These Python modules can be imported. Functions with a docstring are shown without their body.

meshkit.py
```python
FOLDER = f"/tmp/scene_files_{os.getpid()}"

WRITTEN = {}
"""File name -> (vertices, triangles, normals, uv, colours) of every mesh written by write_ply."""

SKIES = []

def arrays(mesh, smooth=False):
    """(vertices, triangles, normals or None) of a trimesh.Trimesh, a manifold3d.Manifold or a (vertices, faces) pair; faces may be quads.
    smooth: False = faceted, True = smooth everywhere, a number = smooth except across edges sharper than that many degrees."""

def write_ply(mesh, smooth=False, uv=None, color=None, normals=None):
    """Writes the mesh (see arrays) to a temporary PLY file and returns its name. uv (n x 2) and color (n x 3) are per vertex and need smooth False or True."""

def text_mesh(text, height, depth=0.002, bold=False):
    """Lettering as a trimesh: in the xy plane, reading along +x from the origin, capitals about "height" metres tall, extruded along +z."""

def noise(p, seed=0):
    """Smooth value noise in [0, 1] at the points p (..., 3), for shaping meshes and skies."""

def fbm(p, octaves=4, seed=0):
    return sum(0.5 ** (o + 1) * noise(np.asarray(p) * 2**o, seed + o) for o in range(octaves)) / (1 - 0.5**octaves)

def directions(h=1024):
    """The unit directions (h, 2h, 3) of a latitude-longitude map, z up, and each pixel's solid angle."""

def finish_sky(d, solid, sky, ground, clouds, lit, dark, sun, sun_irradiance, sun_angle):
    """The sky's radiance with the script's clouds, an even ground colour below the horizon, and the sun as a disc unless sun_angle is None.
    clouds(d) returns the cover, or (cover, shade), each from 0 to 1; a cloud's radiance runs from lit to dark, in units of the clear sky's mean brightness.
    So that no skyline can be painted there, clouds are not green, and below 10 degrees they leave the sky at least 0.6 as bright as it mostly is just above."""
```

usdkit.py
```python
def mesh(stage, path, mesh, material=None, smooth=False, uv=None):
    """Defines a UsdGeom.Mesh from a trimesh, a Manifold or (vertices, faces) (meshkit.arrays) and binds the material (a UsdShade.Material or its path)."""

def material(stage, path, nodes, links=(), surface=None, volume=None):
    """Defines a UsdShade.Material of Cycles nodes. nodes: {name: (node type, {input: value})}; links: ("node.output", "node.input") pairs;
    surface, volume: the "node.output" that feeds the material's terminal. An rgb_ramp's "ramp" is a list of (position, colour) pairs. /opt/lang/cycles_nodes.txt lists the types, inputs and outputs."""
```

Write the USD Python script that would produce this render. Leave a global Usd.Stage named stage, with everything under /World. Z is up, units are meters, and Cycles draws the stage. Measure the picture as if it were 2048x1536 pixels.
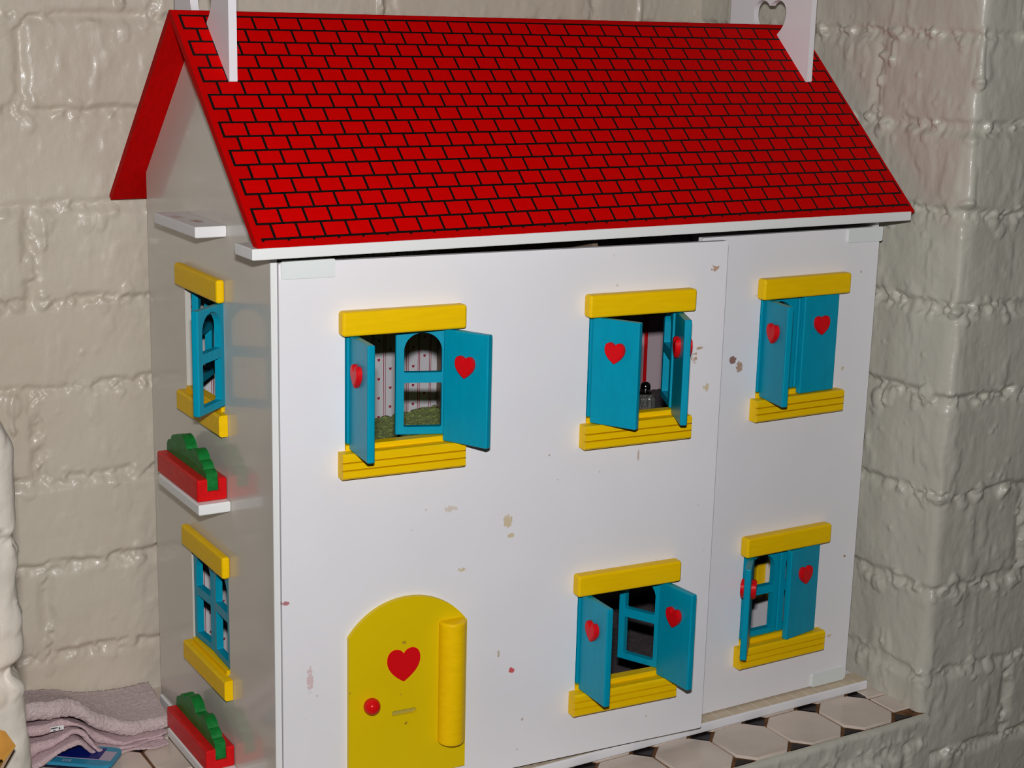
import math
import numpy as np
import trimesh
import manifold3d as m3
import meshkit
import usdkit
from shapely.geometry import Polygon, box as sbox, Point
from shapely import affinity
from shapely.ops import unary_union
from pxr import Usd, UsdGeom, UsdLux, UsdShade, Gf, Sdf, Vt

stage = Usd.Stage.CreateInMemory()
UsdGeom.SetStageUpAxis(stage, UsdGeom.Tokens.z)
UsdGeom.SetStageMetersPerUnit(stage, 1.0)
UsdGeom.Xform.Define(stage, '/World')
UsdGeom.Scope.Define(stage, '/World/Looks')

# ------------------------------------------------------------------ camera
YAW, PITCH, ROLL, F = 0.5465, -0.23128, 0.02466, 3102.8
EYE = np.array([-0.42774, -1.04364, 0.63596])
cyw, syw, cp, sp = math.cos(YAW), math.sin(YAW), math.cos(PITCH), math.sin(PITCH)
fwd = np.array([syw * cp, cyw * cp, sp]); rgt = np.array([cyw, -syw, 0.0]); up0 = np.cross(rgt, fwd)
right = math.cos(ROLL) * rgt + math.sin(ROLL) * up0
up = -math.sin(ROLL) * rgt + math.cos(ROLL) * up0


def frame_matrix(origin):
    return Gf.Matrix4d(*right, 0, *up, 0, *(-fwd), 0, *map(float, origin), 1)


cam = UsdGeom.Camera.Define(stage, '/World/camera')
cam.CreateHorizontalApertureAttr(36.0); cam.CreateVerticalApertureAttr(27.0)
cam.CreateFocalLengthAttr(36.0 * F / 2048.0)
cam.CreateClippingRangeAttr(Gf.Vec2f(0.02, 50))
cam.AddTransformOp().Set(frame_matrix(EYE))
cam.CreateExposureAttr(0.0)

# ------------------------------------------------------------------ light: the camera's own flash, just above the lens, and a very dim room
flash = UsdLux.RectLight.Define(stage, '/World/camera_flash')
flash.CreateWidthAttr(0.034); flash.CreateHeightAttr(0.018)
flash.CreateIntensityAttr(6600.0)
flash.CreateColorAttr(Gf.Vec3f(1.0, 0.985, 0.99))
flash.AddTransformOp().Set(frame_matrix(EYE + up * 0.071 + fwd * 0.012))
dome = UsdLux.DomeLight.Define(stage, '/World/room_glow')
dome.CreateIntensityAttr(0.004); dome.CreateColorAttr(Gf.Vec3f(1.0, 0.9, 0.78))

# ------------------------------------------------------------------ helpers
COUNT = {}


def path_for(name, parent):
    base = (parent if isinstance(parent, str) else str(parent.GetPath())) if parent is not None else '/World'
    k = (base, name); n = COUNT.get(k, 0); COUNT[k] = n + 1
    return f'{base}/{name}' + (f'_{n:03d}' if n else '')


def obj(name, mesh, mat, parent=None, smooth=30):
    m = usdkit.mesh(stage, path_for(name, parent), mesh, mat, smooth=smooth)
    return m.GetPrim()


def tag(p, label=None, category=None, group=None, kind=None):
    for k, v in (('label', label), ('category', category), ('group', group), ('kind', kind)):
        if v: p.SetCustomDataByKey(k, v)
    return p


def thing(name, label, category, loc=(0, 0, 0), group=None):
    x = UsdGeom.Xform.Define(stage, path_for(name, None)); x.AddTranslateOp().Set(Gf.Vec3d(*loc))
    return tag(x.GetPrim(), label, category, group)


def raw_mesh(name, parent, v, f, n, mat):
    p = path_for(name, parent); m = UsdGeom.Mesh.Define(stage, p)
    m.CreatePointsAttr(Vt.Vec3fArray.FromNumpy(np.ascontiguousarray(v, np.float32)))
    m.CreateFaceVertexCountsAttr(Vt.IntArray.FromNumpy(np.full(len(f), f.shape[1], np.int32)))
    m.CreateFaceVertexIndicesAttr(Vt.IntArray.FromNumpy(np.ascontiguousarray(f, np.int32).ravel()))
    m.CreateSubdivisionSchemeAttr('none')
    m.CreateNormalsAttr(Vt.Vec3fArray.FromNumpy(np.ascontiguousarray(n, np.float32))); m.SetNormalsInterpolation('vertex')
    UsdShade.MaterialBindingAPI.Apply(m.GetPrim()).Bind(mat)
    return m.GetPrim()


def TM(m):
    a = m.to_mesh(); return trimesh.Trimesh(a.vert_properties[:, :3], a.tri_verts, process=False)


def MF(t):
    t = t.copy(); t.merge_vertices()
    return m3.Manifold(m3.Mesh(np.asarray(t.vertices, np.float32), np.asarray(t.faces, np.uint32)))


def rbox(lo, hi, r=0.0015, seg=12):
    lo, hi = np.array(lo, float), np.array(hi, float)
    r = min(r, (hi - lo).min() / 2 - 1e-5); s = m3.Manifold.sphere(r, seg); parts = []
    for c in np.ndindex(2, 2, 2):
        p = [lo[k] + r if c[k] == 0 else hi[k] - r for k in range(3)]
        parts.append(s.translate(p))
    return m3.Manifold.batch_hull(parts)


def bx(lo, hi):
    lo, hi = np.array(lo, float), np.array(hi, float)
    return m3.Manifold.cube(list(hi - lo)).translate(list(lo))


def rings(poly):
    polys = getattr(poly, 'geoms', [poly]); out = []
    for p in polys:
        out.append(np.array(p.exterior.coords)[:-1])
        out += [np.array(i.coords)[:-1] for i in p.interiors]
    return out


def extr(poly, d):
    """Extrudes a shapely polygon drawn in (s, z) outward from the wall by d: the result lies between Y=-d and Y=0."""
    m = m3.CrossSection(rings(poly), m3.FillRule.EvenOdd).extrude(d)
    return m.rotate([90, 0, 0])


def heart(w, n=40):
    """A plump heart of width w, about as tall as wide, centred on the origin."""
    k = max(6, n // 4); t = np.linspace(0, 1, k)[:, None]

    def bez(p0, p1, p2, p3):
        p0, p1, p2, p3 = (np.array(p, float) for p in (p0, p1, p2, p3))
        return (1 - t) ** 3 * p0 + 3 * t * (1 - t) ** 2 * p1 + 3 * t * t * (1 - t) * p2 + t ** 3 * p3
    half = np.vstack([bez((0, 0.66), (0.16, 1.10), (1.0, 1.16), (1.0, 0.34)), bez((1.0, 0.34), (1.0, -0.26), (0.50, -0.66), (0.07, -0.95))[1:]])
    pts = np.vstack([half, [[0, -0.985]], half[::-1] * [-1, 1]])[:-1]
    return Polygon(pts * (w / 2.0))


def dome_heart(w, d):
    """A puffy heart lying in (s, z), bulging outward (towards -Y) by d."""
    h = heart(w)
    steps = [(0, 0.0), (0.45, 0.0), (0.66, 0.0004), (0.82, 0.0010), (0.93, 0.0018), (1.0, 0.0030)]
    lay = None
    for (a, ins), (b, _) in zip(steps[:-1], steps[1:]):
        p = h.buffer(-ins * w / 0.0175)
        e = extr(p, d * b)
        lay = e if lay is None else lay + e
    return lay


def place(m, mat3=None, rotz=0.0, loc=(0, 0, 0)):
    return m.rotate([0, 0, rotz]).translate(list(map(float, loc)))


# ------------------------------------------------------------------ materials
L = '/World/Looks/'


def paint(name, col, rough=0.4, bump=0.0, scale=200.0, var=0.0, coat=0.0, stretch=None, spec=0.22, detail=3.0, **extra):
    nodes = {'tc': ('geometry', {}), 'mp': ('mapping', {'scale': stretch or (1, 1, 1)}), 'n': ('noise_texture', {'scale': scale, 'detail': detail, 'roughness': 0.55}),
             'p': ('principled_bsdf', dict({'base_color': col, 'roughness': rough, 'specular_ior_level': spec, 'coat_weight': coat}, **extra))}
    links = [('tc.position', 'mp.vector'), ('mp.vector', 'n.vector')]
    if var:
        c = np.array(col)
        nodes['r'] = ('rgb_ramp', {'ramp': [(0.25, tuple(c * (1 - var))), (0.75, tuple(np.minimum(c * (1 + var), 1)))]})
        links += [('n.fac', 'r.fac'), ('r.color', 'p.base_color')]
    if bump:
        nodes['b'] = ('bump', {'strength': 1.0, 'distance': bump})
        links += [('n.fac', 'b.height'), ('b.normal', 'p.normal')]
    return usdkit.material(stage, L + name, nodes, links, surface='p.BSDF')


def stained(name, col, rough, stains, seed_scale=420.0, coat=0.0, specks=None):
    """Painted board with smears at given world points: (x, y, z, rx, rz, colour, threshold)."""
    nodes = {'g': ('geometry', {}), 'n': ('noise_texture', {'scale': seed_scale, 'detail': 4.0}), 'p': ('principled_bsdf', {'roughness': rough, 'specular_ior_level': 0.2, 'coat_weight': coat, 'coat_roughness': 0.2})}
    links = [('g.position', 'n.vector')]
    nodes['c0'] = ('noise_texture', {'scale': 14.0, 'detail': 3.0}); links.append(('g.position', 'c0.vector'))
    c = np.array(col)
    nodes['base'] = ('rgb_ramp', {'ramp': [(0.3, tuple(c * 0.97)), (0.7, tuple(c))]}); links.append(('c0.fac', 'base.fac'))
    last = 'base.color'
    if specks:
        nodes['sv'] = ('voronoi_texture', {'scale': specks[0]})
        nodes['sm'] = ('noise_texture', {'scale': 9.0, 'detail': 2.0})
        nodes['sr'] = ('map_range', {'from_min': 0.035, 'from_max': 0.075, 'to_min': 1.0, 'to_max': 0.0, 'clamp': True})
        nodes['sr2'] = ('map_range', {'from_min': 0.5, 'from_max': 0.62, 'to_min': 0.0, 'to_max': 0.7, 'clamp': True})
        nodes['sx'] = ('math', {'math_type': 'multiply'})
        nodes['smx'] = ('mix_color', {'blend_type': 'mix', 'b': specks[1]})
        links += [('g.position', 'sv.vector'), ('g.position', 'sm.vector'), ('sv.distance', 'sr.value'), ('sm.fac', 'sr2.value'), ('sr.result', 'sx.value1'), ('sr2.result', 'sx.value2'), ('sx.value', 'smx.fac'), (last, 'smx.a')]
        last = 'smx.result'
    for i, (x, y, z, rx, rz, cc, th) in enumerate(stains):
        nodes[f'm{i}'] = ('mapping', {'mapping_type': 'point', 'location': (-x / rx, -y / 0.02, -z / rz), 'scale': (1 / rx, 1 / 0.02, 1 / rz)})
        nodes[f's{i}'] = ('gradient_texture', {'gradient_type': 'spherical'})
        nodes[f'a{i}'] = ('math', {'math_type': 'multiply'})
        nodes[f'h{i}'] = ('map_range', {'from_min': th, 'from_max': th + 0.06, 'to_min': 0.0, 'to_max': 0.85, 'clamp': True})
        nodes[f'x{i}'] = ('mix_color', {'blend_type': 'mix', 'b': cc})
        links += [('g.position', f'm{i}.vector'), (f'm{i}.vector', f's{i}.vector'), (f's{i}.fac', f'a{i}.value1'), ('n.fac', f'a{i}.value2'), (f'a{i}.value', f'h{i}.value'), (f'h{i}.result', f'x{i}.fac'), (last, f'x{i}.a')]
        last = f'x{i}.result'
    links.append((last, 'p.base_color'))
    return usdkit.material(stage, L + name, nodes, links, surface='p.BSDF')


WHITE = (0.80, 0.79, 0.815)
M = {}
M['white'] = paint('white_paint', WHITE, 0.42)
M['white_edge'] = paint('white_edge', (0.80, 0.81, 0.80), 0.35)
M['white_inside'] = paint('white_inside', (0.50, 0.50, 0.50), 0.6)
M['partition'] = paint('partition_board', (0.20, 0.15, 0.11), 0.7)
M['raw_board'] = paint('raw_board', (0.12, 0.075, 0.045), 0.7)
brown, pale, red_, tan = (0.20, 0.05, 0.02), (0.55, 0.38, 0.22), (0.5, 0.02, 0.02), (0.62, 0.50, 0.30)
sm = (0.45, 0.27, 0.15)
M['door_white'] = stained('front_panel_paint', WHITE, 0.38, [
    (0.1976, -0.0146, 0.2377, 0.0070, 0.0100, tan, 0.19), (0.2007, -0.0148, 0.2249, 0.0055, 0.004, tan, 0.22),
    (0.3752, -0.028, 0.3691, 0.012, 0.006, sm, 0.345), (0.3707, -0.0276, 0.3608, 0.010, 0.012, sm, 0.35), (0.386, -0.0288, 0.436, 0.010, 0.007, sm, 0.30),
    (0.384, -0.0286, 0.3335, 0.008, 0.007, tan, 0.28), (0.2043, -0.0151, 0.1062, 0.0042, 0.0046, (0.6, 0.01, 0.01), 0.17),
    (0.009, 0.0, 0.1954, 0.007, 0.003, (0.42, 0.10, 0.12), 0.22), (0.0279, -0.002, 0.1289, 0.006, 0.022, (0.66, 0.48, 0.48), 0.25),
    (0.1918, -0.0142, 0.1231, 0.002, 0.006, (0.5, 0.4, 0.3), 0.2), (0.1576, -0.0116, 0.2013, 0.010, 0.004, tan, 0.28), (0.1457, -0.0107, 0.2544, 0.014, 0.006, (0.66, 0.58, 0.48), 0.3),
    (0.3191, -0.0238, 0.2806, 0.003, 0.014, (0.5, 0.38, 0.3), 0.3), (0.216, -0.016, 0.0587, 0.003, 0.004, (0.35, 0.22, 0.12), 0.3)], specks=(55.0, (0.42, 0.30, 0.2)))
M['door_white_b'] = stained('narrow_panel_paint', WHITE, 0.38, [
    (0.4347, 0.0, 0.3472, 0.0062, 0.0052, brown, 0.15), (0.4425, 0.0, 0.3400, 0.0075, 0.0095, (0.40, 0.22, 0.12), 0.22),
    (0.5868, 0.0, 0.1397, 0.0026, 0.0026, (0.4, 0.2, 0.12), 0.2), (0.575, 0, 0.060, 0.012, 0.005, tan, 0.34), (0.566, 0, 0.327, 0.004, 0.006, tan, 0.28)], specks=(45.0, (0.45, 0.33, 0.24)))
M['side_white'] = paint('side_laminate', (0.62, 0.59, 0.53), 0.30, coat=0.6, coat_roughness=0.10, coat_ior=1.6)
M['plastic'] = paint('hinge_plastic', (0.72, 0.76, 0.75), 0.35)
M['yellow'] = paint('yellow_wood', (0.86, 0.535, 0.001), 0.42, bump=0.0002, scale=160, var=0.05, stretch=(0.25, 1.0, 1.6), spec=0.14)
M['yellow_door'] = stained('yellow_door_paint', (0.72, 0.52, 0.0015), 0.4, [
    (0.105, -0.014, 0.149, 0.006, 0.003, (0.3, 0.2, 0.02), 0.3), (0.107, -0.014, 0.079, 0.004, 0.003, (0.25, 0.15, 0.02), 0.28)], specks=(60.0, (0.3, 0.2, 0.03)))
M['blue'] = paint('blue_wood', (0.0, 0.285, 0.425), 0.36, bump=0.00015, scale=150, var=0.06, stretch=(1.0, 1.0, 0.3))
M['red_heart'] = paint('red_heart_paint', (0.66, 0.004, 0.008), 0.4, bump=0.0002, scale=300)
M['red_roof'] = paint('red_roof_paint', (0.56, 0.0006, 0.0008), 0.6, bump=0.0002, scale=380, var=0.07, spec=0.04)
M['red_roof_b'] = paint('red_roof_print', (0.66, 0.0006, 0.0008), 0.6, bump=0.0002, scale=380, var=0.07, spec=0.04)
M['red_under'] = paint('red_roof_underside', (0.50, 0.0008, 0.001), 0.6, bump=0.0003, scale=300, var=0.12, stretch=(1, 0.3, 0.3), spec=0.05)
M['black_print'] = paint('black_print', (0.006, 0.003, 0.003), 0.6)
M['red_trough'] = paint('red_trough_paint', (0.62, 0.004, 0.006), 0.4, bump=0.0004, scale=240, var=0.12, stretch=(1, 0.3, 1.3))
M['green_plant'] = paint('green_plant_paint', (0.006, 0.17, 0.03), 0.4, bump=0.0005, scale=210, var=0.25, stretch=(1, 0.35, 1.2))
M['knob_red'] = paint('knob_red', (0.66, 0.006, 0.008), 0.15)
M['olive'] = paint('slot_inside', (0.42, 0.34, 0.06), 0.5)
M['wallpaper'] = paint('wallpaper', (0.62, 0.61, 0.64), 0.6)
M['paper_red'] = paint('wallpaper_red', (0.34, 0.03, 0.06), 0.6)
M['lilac'] = paint('lilac_wall', (0.52, 0.42, 0.46), 0.6, var=0.06, scale=900)
M['carpet_green'] = paint('green_carpet', (0.25, 0.33, 0.04), 0.95, bump=0.004, scale=560, var=0.9, sheen_weight=0.3)
M['carpet_dark'] = paint('dark_carpet', (0.05, 0.03, 0.04), 0.95, bump=0.003, scale=900, var=0.8, sheen_weight=0.2)
M['wood_stain'] = stained('shelf_white', (0.80, 0.79, 0.80), 0.4, [(-0.012, 0.12, 0.4757, 0.009, 0.012, (0.35, 0.16, 0.08), 0.27), (-0.018, 0.15, 0.4757, 0.012, 0.01, (0.6, 0.45, 0.38), 0.30)])
M['path_beige'] = paint('path_beige', (0.64, 0.53, 0.39), 0.5, var=0.12, scale=60)
M['tile'] = paint('hearth_tile', (0.66, 0.56, 0.48), 0.22, bump=0.0006, scale=22, var=0.10, coat=0.3)
M['tile_dot'] = paint('hearth_dot', (0.012, 0.009, 0.009), 0.3)
M['grout'] = paint('hearth_grout', (0.16, 0.075, 0.032), 0.9, bump=0.002, scale=150, var=0.5)


def brick_paint(name, a, b):
    nodes = {'g': ('geometry', {}), 'n': ('noise_texture', {'scale': 6.0, 'detail': 3.0}), 'r': ('rgb_ramp', {'ramp': [(0.3, a), (0.7, b)]}),
             'm': ('mapping', {'scale': (1, 1, 0.35)}), 'f': ('noise_texture', {'scale': 260.0, 'detail': 4.0, 'roughness': 0.55}), 'f2': ('noise_texture', {'scale': 70.0, 'detail': 3.0}),
             'ad': ('math', {'math_type': 'multiply_add', 'value2': 0.35}),
             'b': ('bump', {'strength': 0.55, 'distance': 0.0014}), 'p': ('principled_bsdf', {'roughness': 0.38, 'specular_ior_level': 0.35, 'coat_weight': 0.12, 'coat_roughness': 0.15})}
    links = [('g.position', 'n.vector'), ('n.fac', 'r.fac'), ('r.color', 'p.base_color'), ('g.position', 'm.vector'), ('m.vector', 'f.vector'), ('g.position', 'f2.vector'),
             ('f.fac', 'ad.value1'), ('f2.fac', 'ad.value3'), ('ad.value', 'b.height'), ('b.normal', 'p.normal'), ('b.normal', 'p.coat_normal')]
    return usdkit.material(stage, L + name, nodes, links, surface='p.BSDF')


M['brick_back'] = brick_paint('painted_brick_back', (0.57, 0.50, 0.405), (0.60, 0.555, 0.46))
M['brick_right'] = brick_paint('painted_brick_right', (0.50, 0.475, 0.405), (0.54, 0.525, 0.45))
M['brick_left'] = brick_paint('painted_brick_left', (0.54, 0.49, 0.42), (0.57, 0.53, 0.46))


def cloth(name, a, b, scale):
    nodes = {'g': ('geometry', {}), 'n': ('noise_texture', {'scale': scale, 'detail': 3.0, 'roughness': 0.7}), 'r': ('rgb_ramp', {'ramp': [(0.3, a), (0.7, b)]}),
             'b': ('bump', {'strength': 1.0, 'distance': 0.0016}), 'p': ('principled_bsdf', {'roughness': 0.95, 'specular_ior_level': 0.1, 'sheen_weight': 0.35, 'sheen_roughness': 0.5, 'sheen_tint': (1.0, 0.9, 0.95)})}
    return usdkit.material(stage, L + name, nodes, [('g.position', 'n.vector'), ('n.fac', 'r.fac'), ('r.color', 'p.base_color'), ('n.fac', 'b.height'), ('b.normal', 'p.normal')], surface='p.BSDF')


M['towel'] = cloth('towel_terry', (0.56, 0.43, 0.42), (0.86, 0.72, 0.72), 850)
M['towel_under'] = cloth('towel_hem', (0.52, 0.35, 0.37), (0.82, 0.62, 0.64), 700)
M['tag_white'] = paint('tag_white', (0.75, 0.75, 0.75), 0.6)
M['ink'] = paint('ink', (0.02, 0.02, 0.03), 0.6)
M['card_blue'] = paint('card_blue', (0.004, 0.012, 0.16), 0.3)
M['card_band'] = paint('card_band', (0.03, 0.26, 0.42), 0.3)
M['card_pale'] = paint('card_pale', (0.42, 0.36, 0.46), 0.35)
M['card_dark'] = paint('card_edge', (0.01, 0.01, 0.03), 0.5)
M['brass'] = usdkit.material(stage, L + 'brass', {'p': ('principled_bsdf', {'base_color': (0.85, 0.42, 0.05), 'metallic': 1.0, 'roughness': 0.22})}, surface='p.BSDF')
M['chrome'] = usdkit.material(stage, L + 'chrome', {'p': ('principled_bsdf', {'base_color': (0.75, 0.73, 0.7), 'metallic': 1.0, 'roughness': 0.08})}, surface='p.BSDF')
M['glass'] = usdkit.material(stage, L + 'bottle_glass', {'p': ('principled_bsdf', {'base_color': (0.88, 0.92, 0.86), 'transmission_weight': 0.93, 'roughness': 0.07, 'ior': 1.5})}, surface='p.BSDF')

# ------------------------------------------------------------------ the setting: painted brick recess and tiled hearth
ss = lambda a, b, x: (lambda t: t * t * (3 - 2 * t))(np.clip((x - a) / (b - a), 0, 1))


def height(U, V, bricks, seed, rough=1.0, drips=(), nb=260, lump=1.0):
    rg = np.random.default_rng(seed)
    uv = np.stack([U, V, np.zeros_like(U)], -1)
    jit = 0.006 * (meshkit.fbm(uv * 38, 3, seed + 5) - 0.5)
    prof = np.zeros_like(U); off = np.zeros_like(U)
    for (u0, u1, v0, v1) in bricks:
        du = np.minimum(U - u0, u1 - U) + jit
        dt = v1 - V + jit                      # top edge: soft
        db = V - v0 + jit * 1.6                # bottom edge: crisper
        p = ss(-0.006, 0.005, du) * ss(-0.007, 0.006, dt) * ss(-0.004, 0.0025, db)
        o = rg.uniform(-0.0018, 0.0018); tu, tv = rg.uniform(-0.010, 0.010, 2)
        m = (U > u0 - 0.01) & (U < u1 + 0.01) & (V > v0 - 0.01) & (V < v1 + 0.01)
        off[m] += (p * (o + tu * (U - (u0 + u1) / 2) * 0.6 + tv * (V - (v0 + v1) / 2)))[m]
        prof = np.maximum(prof, np.where(m, p, 0))
    h = prof * 0.0042 + off
    joint = 1 - prof
    n1 = meshkit.fbm(uv * 90, 3, seed + 1); n2 = meshkit.fbm(uv * 13, 3, seed + 2); n3 = meshkit.fbm(uv * np.array([150, 80, 1]), 2, seed + 3)
    h += joint * lump * (0.0056 * ss(0.45, 0.75, n1) + 0.0015 * (n3 - 0.5))
    h += rough * (0.0050 * (n2 - 0.5) + 0.0007 * (n3 - 0.5)) + rough * 0.0011 * ss(0.56, 0.8, meshkit.fbm(uv * np.array([55, 28, 1]), 3, seed + 9))
    # paint blobs and pimples; more of them hang under the joints
    umin, umax, vmin, vmax = U.min(), U.max(), V.min(), V.max()
    blobs = []
    for _ in range(nb):
        blobs.append((rg.uniform(umin, umax), rg.uniform(vmin, vmax), rg.uniform(0.0014, 0.0035), 1.0))
    for (u0, u1, v0, v1) in bricks:
        for _ in range(max(2, int((u1 - u0) * 44))):
            blobs.append((rg.uniform(u0, u1), v1 + rg.uniform(-0.010, 0.010), rg.uniform(0.003, 0.0075), rg.uniform(1, 1.9)))
    du, dv = abs(U[1, 0] - U[0, 0]), abs(V[0, 1] - V[0, 0])
    def window(u, v, ru, rv):
        i0, i1 = int((u - ru - umin) / du), int((u + ru - umin) / du) + 2
        j0, j1 = int((v - rv - vmin) / dv), int((v + rv - vmin) / dv) + 2
        return slice(max(i0, 0), max(i1, 0)), slice(max(j0, 0), max(j1, 0))
    for u, v, r, st in blobs:
        w = window(u, v, r, r * st)
        if U[w].size == 0: continue
        d = np.sqrt(((U[w] - u) / r) ** 2 + ((V[w] - v) / (r * st)) ** 2)
        h[w] += lump * r * 0.40 * np.sqrt(np.clip(1 - d * d, 0, 1)) * rg.uniform(0.5, 1)
    for u, vtop, ln, r in drips:
        w = window(u, vtop - ln / 2, r * 2.5, ln / 2 + r * 3)
        if U[w].size == 0: continue
        s = np.clip((vtop - V[w]) / ln, 0, 1); wob = 0.0008 * np.sin(V[w] * 90 + u * 50)
        rr = r * (0.55 + 0.35 * s)
        d = np.abs(U[w] - u - wob) / rr
        end = ss(-0.002, 0.003, vtop - V[w]) * ss(-0.001, 0.002, V[w] - (vtop - ln))
        h[w] += end * rr * 0.75 * np.sqrt(np.clip(1 - d * d, 0, 1))
        d = np.sqrt((U[w] - u) ** 2 + ((V[w] - (vtop - ln)) / 1.25) ** 2) / (r * 1.1)
        h[w] += r * 0.75 * np.sqrt(np.clip(1 - d * d, 0, 1))
    return h


def brick_wall(name, label, us, vs, frame, bricks, mat, seed, kinds='structure', fade=0.0, **kw):
    U, V = np.meshgrid(us, vs, indexing='ij')
    H = height(U, V, bricks, seed, **kw)
    P0, N0 = frame(U, V)
    if fade: H = H * ss(0.0, fade, V) * (0.35 + 0.65 * ss(fade, fade * 2, V)) - 0.0004
    P = P0 + N0 * H[..., None]
    gu = np.gradient(P, axis=0); gv = np.gradient(P, axis=1)
    Nn = np.cross(gu, gv); Nn /= np.linalg.norm(Nn, axis=-1, keepdims=True) + 1e-12
    if (Nn * N0).sum() < 0: Nn = -Nn; flip = True
    else: flip = False
    nu, nv = U.shape
    I = np.arange(nu * nv).reshape(nu, nv)
    free = np.ones((nu - 1, nv - 1), bool)

    def quads(a, b, c, d):
        q = np.stack([a, b, c, d], -1).reshape(-1, 4)
        return q[:, ::-1] if flip else q

    def patch(i0, i1, j0, j1):
        pts = P[i0:i1 + 1, j0:j1 + 1]; n = Nn[i0:i1 + 1, j0:j1 + 1]; base = N0[i0:i1 + 1, j0:j1 + 1]; b0 = P0[i0:i1 + 1, j0:j1 + 1]
        a, b = pts.shape[:2]; K = np.arange(a * b).reshape(a, b)
        f = [quads(K[:-1, :-1], K[1:, :-1], K[1:, 1:], K[:-1, 1:])]
        ring = np.concatenate([K[:, 0], K[-1, 1:], K[-2::-1, -1], K[0, -2:0:-1]])
        deep = (b0 - base * 0.012).reshape(-1, 3)[ring]; rim = pts.reshape(-1, 3)[ring]
        rn = base.reshape(-1, 3)[ring]
        o = a * b; m = len(ring); r0 = o + np.arange(m); r1 = o + m + np.arange(m)
        f.append(quads(r0, r1, np.roll(r1, -1), np.roll(r0, -1)))
        v = np.vstack([pts.reshape(-1, 3), rim, deep]); nn = np.vstack([n.reshape(-1, 3), rn, rn])
        return v, np.vstack(f), nn
    cells = []
    for (u0, u1, v0, v1) in bricks:
        i0, i1 = np.searchsorted(us, u0), np.searchsorted(us, u1) - 1
        j0, j1 = np.searchsorted(vs, v0), np.searchsorted(vs, v1) - 1
        i1, j1 = min(i1, nu - 1), min(j1, nv - 1)
        if i1 - i0 < 3 or j1 - j0 < 3: continue
        free[i0:i1, j0:j1] = False; cells.append((i0, i1, j0, j1))
    a, b, c, d = I[:-1, :-1][free], I[1:, :-1][free], I[1:, 1:][free], I[:-1, 1:][free]
    wall = raw_mesh(name, None, P.reshape(-1, 3), quads(a, b, c, d), Nn.reshape(-1, 3), mat)
    tag(wall, label, None, None, kinds)
    for cell in cells:
        raw_mesh('brick', wall, *patch(*cell), mat)
    return wall


BED = [-0.305, -0.22, -0.135, -0.05, 0.035, 0.120, 0.2125, 0.306, 0.389, 0.475, 0.551, 0.632, 0.714, 0.797, 0.88]
G = 0.0055
FRONT = -0.0737; XR = 0.629; XL = -0.2065; YB = 0.32

# right return and front face of the breast, wrapped round the corner
CU = YB - FRONT


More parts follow.
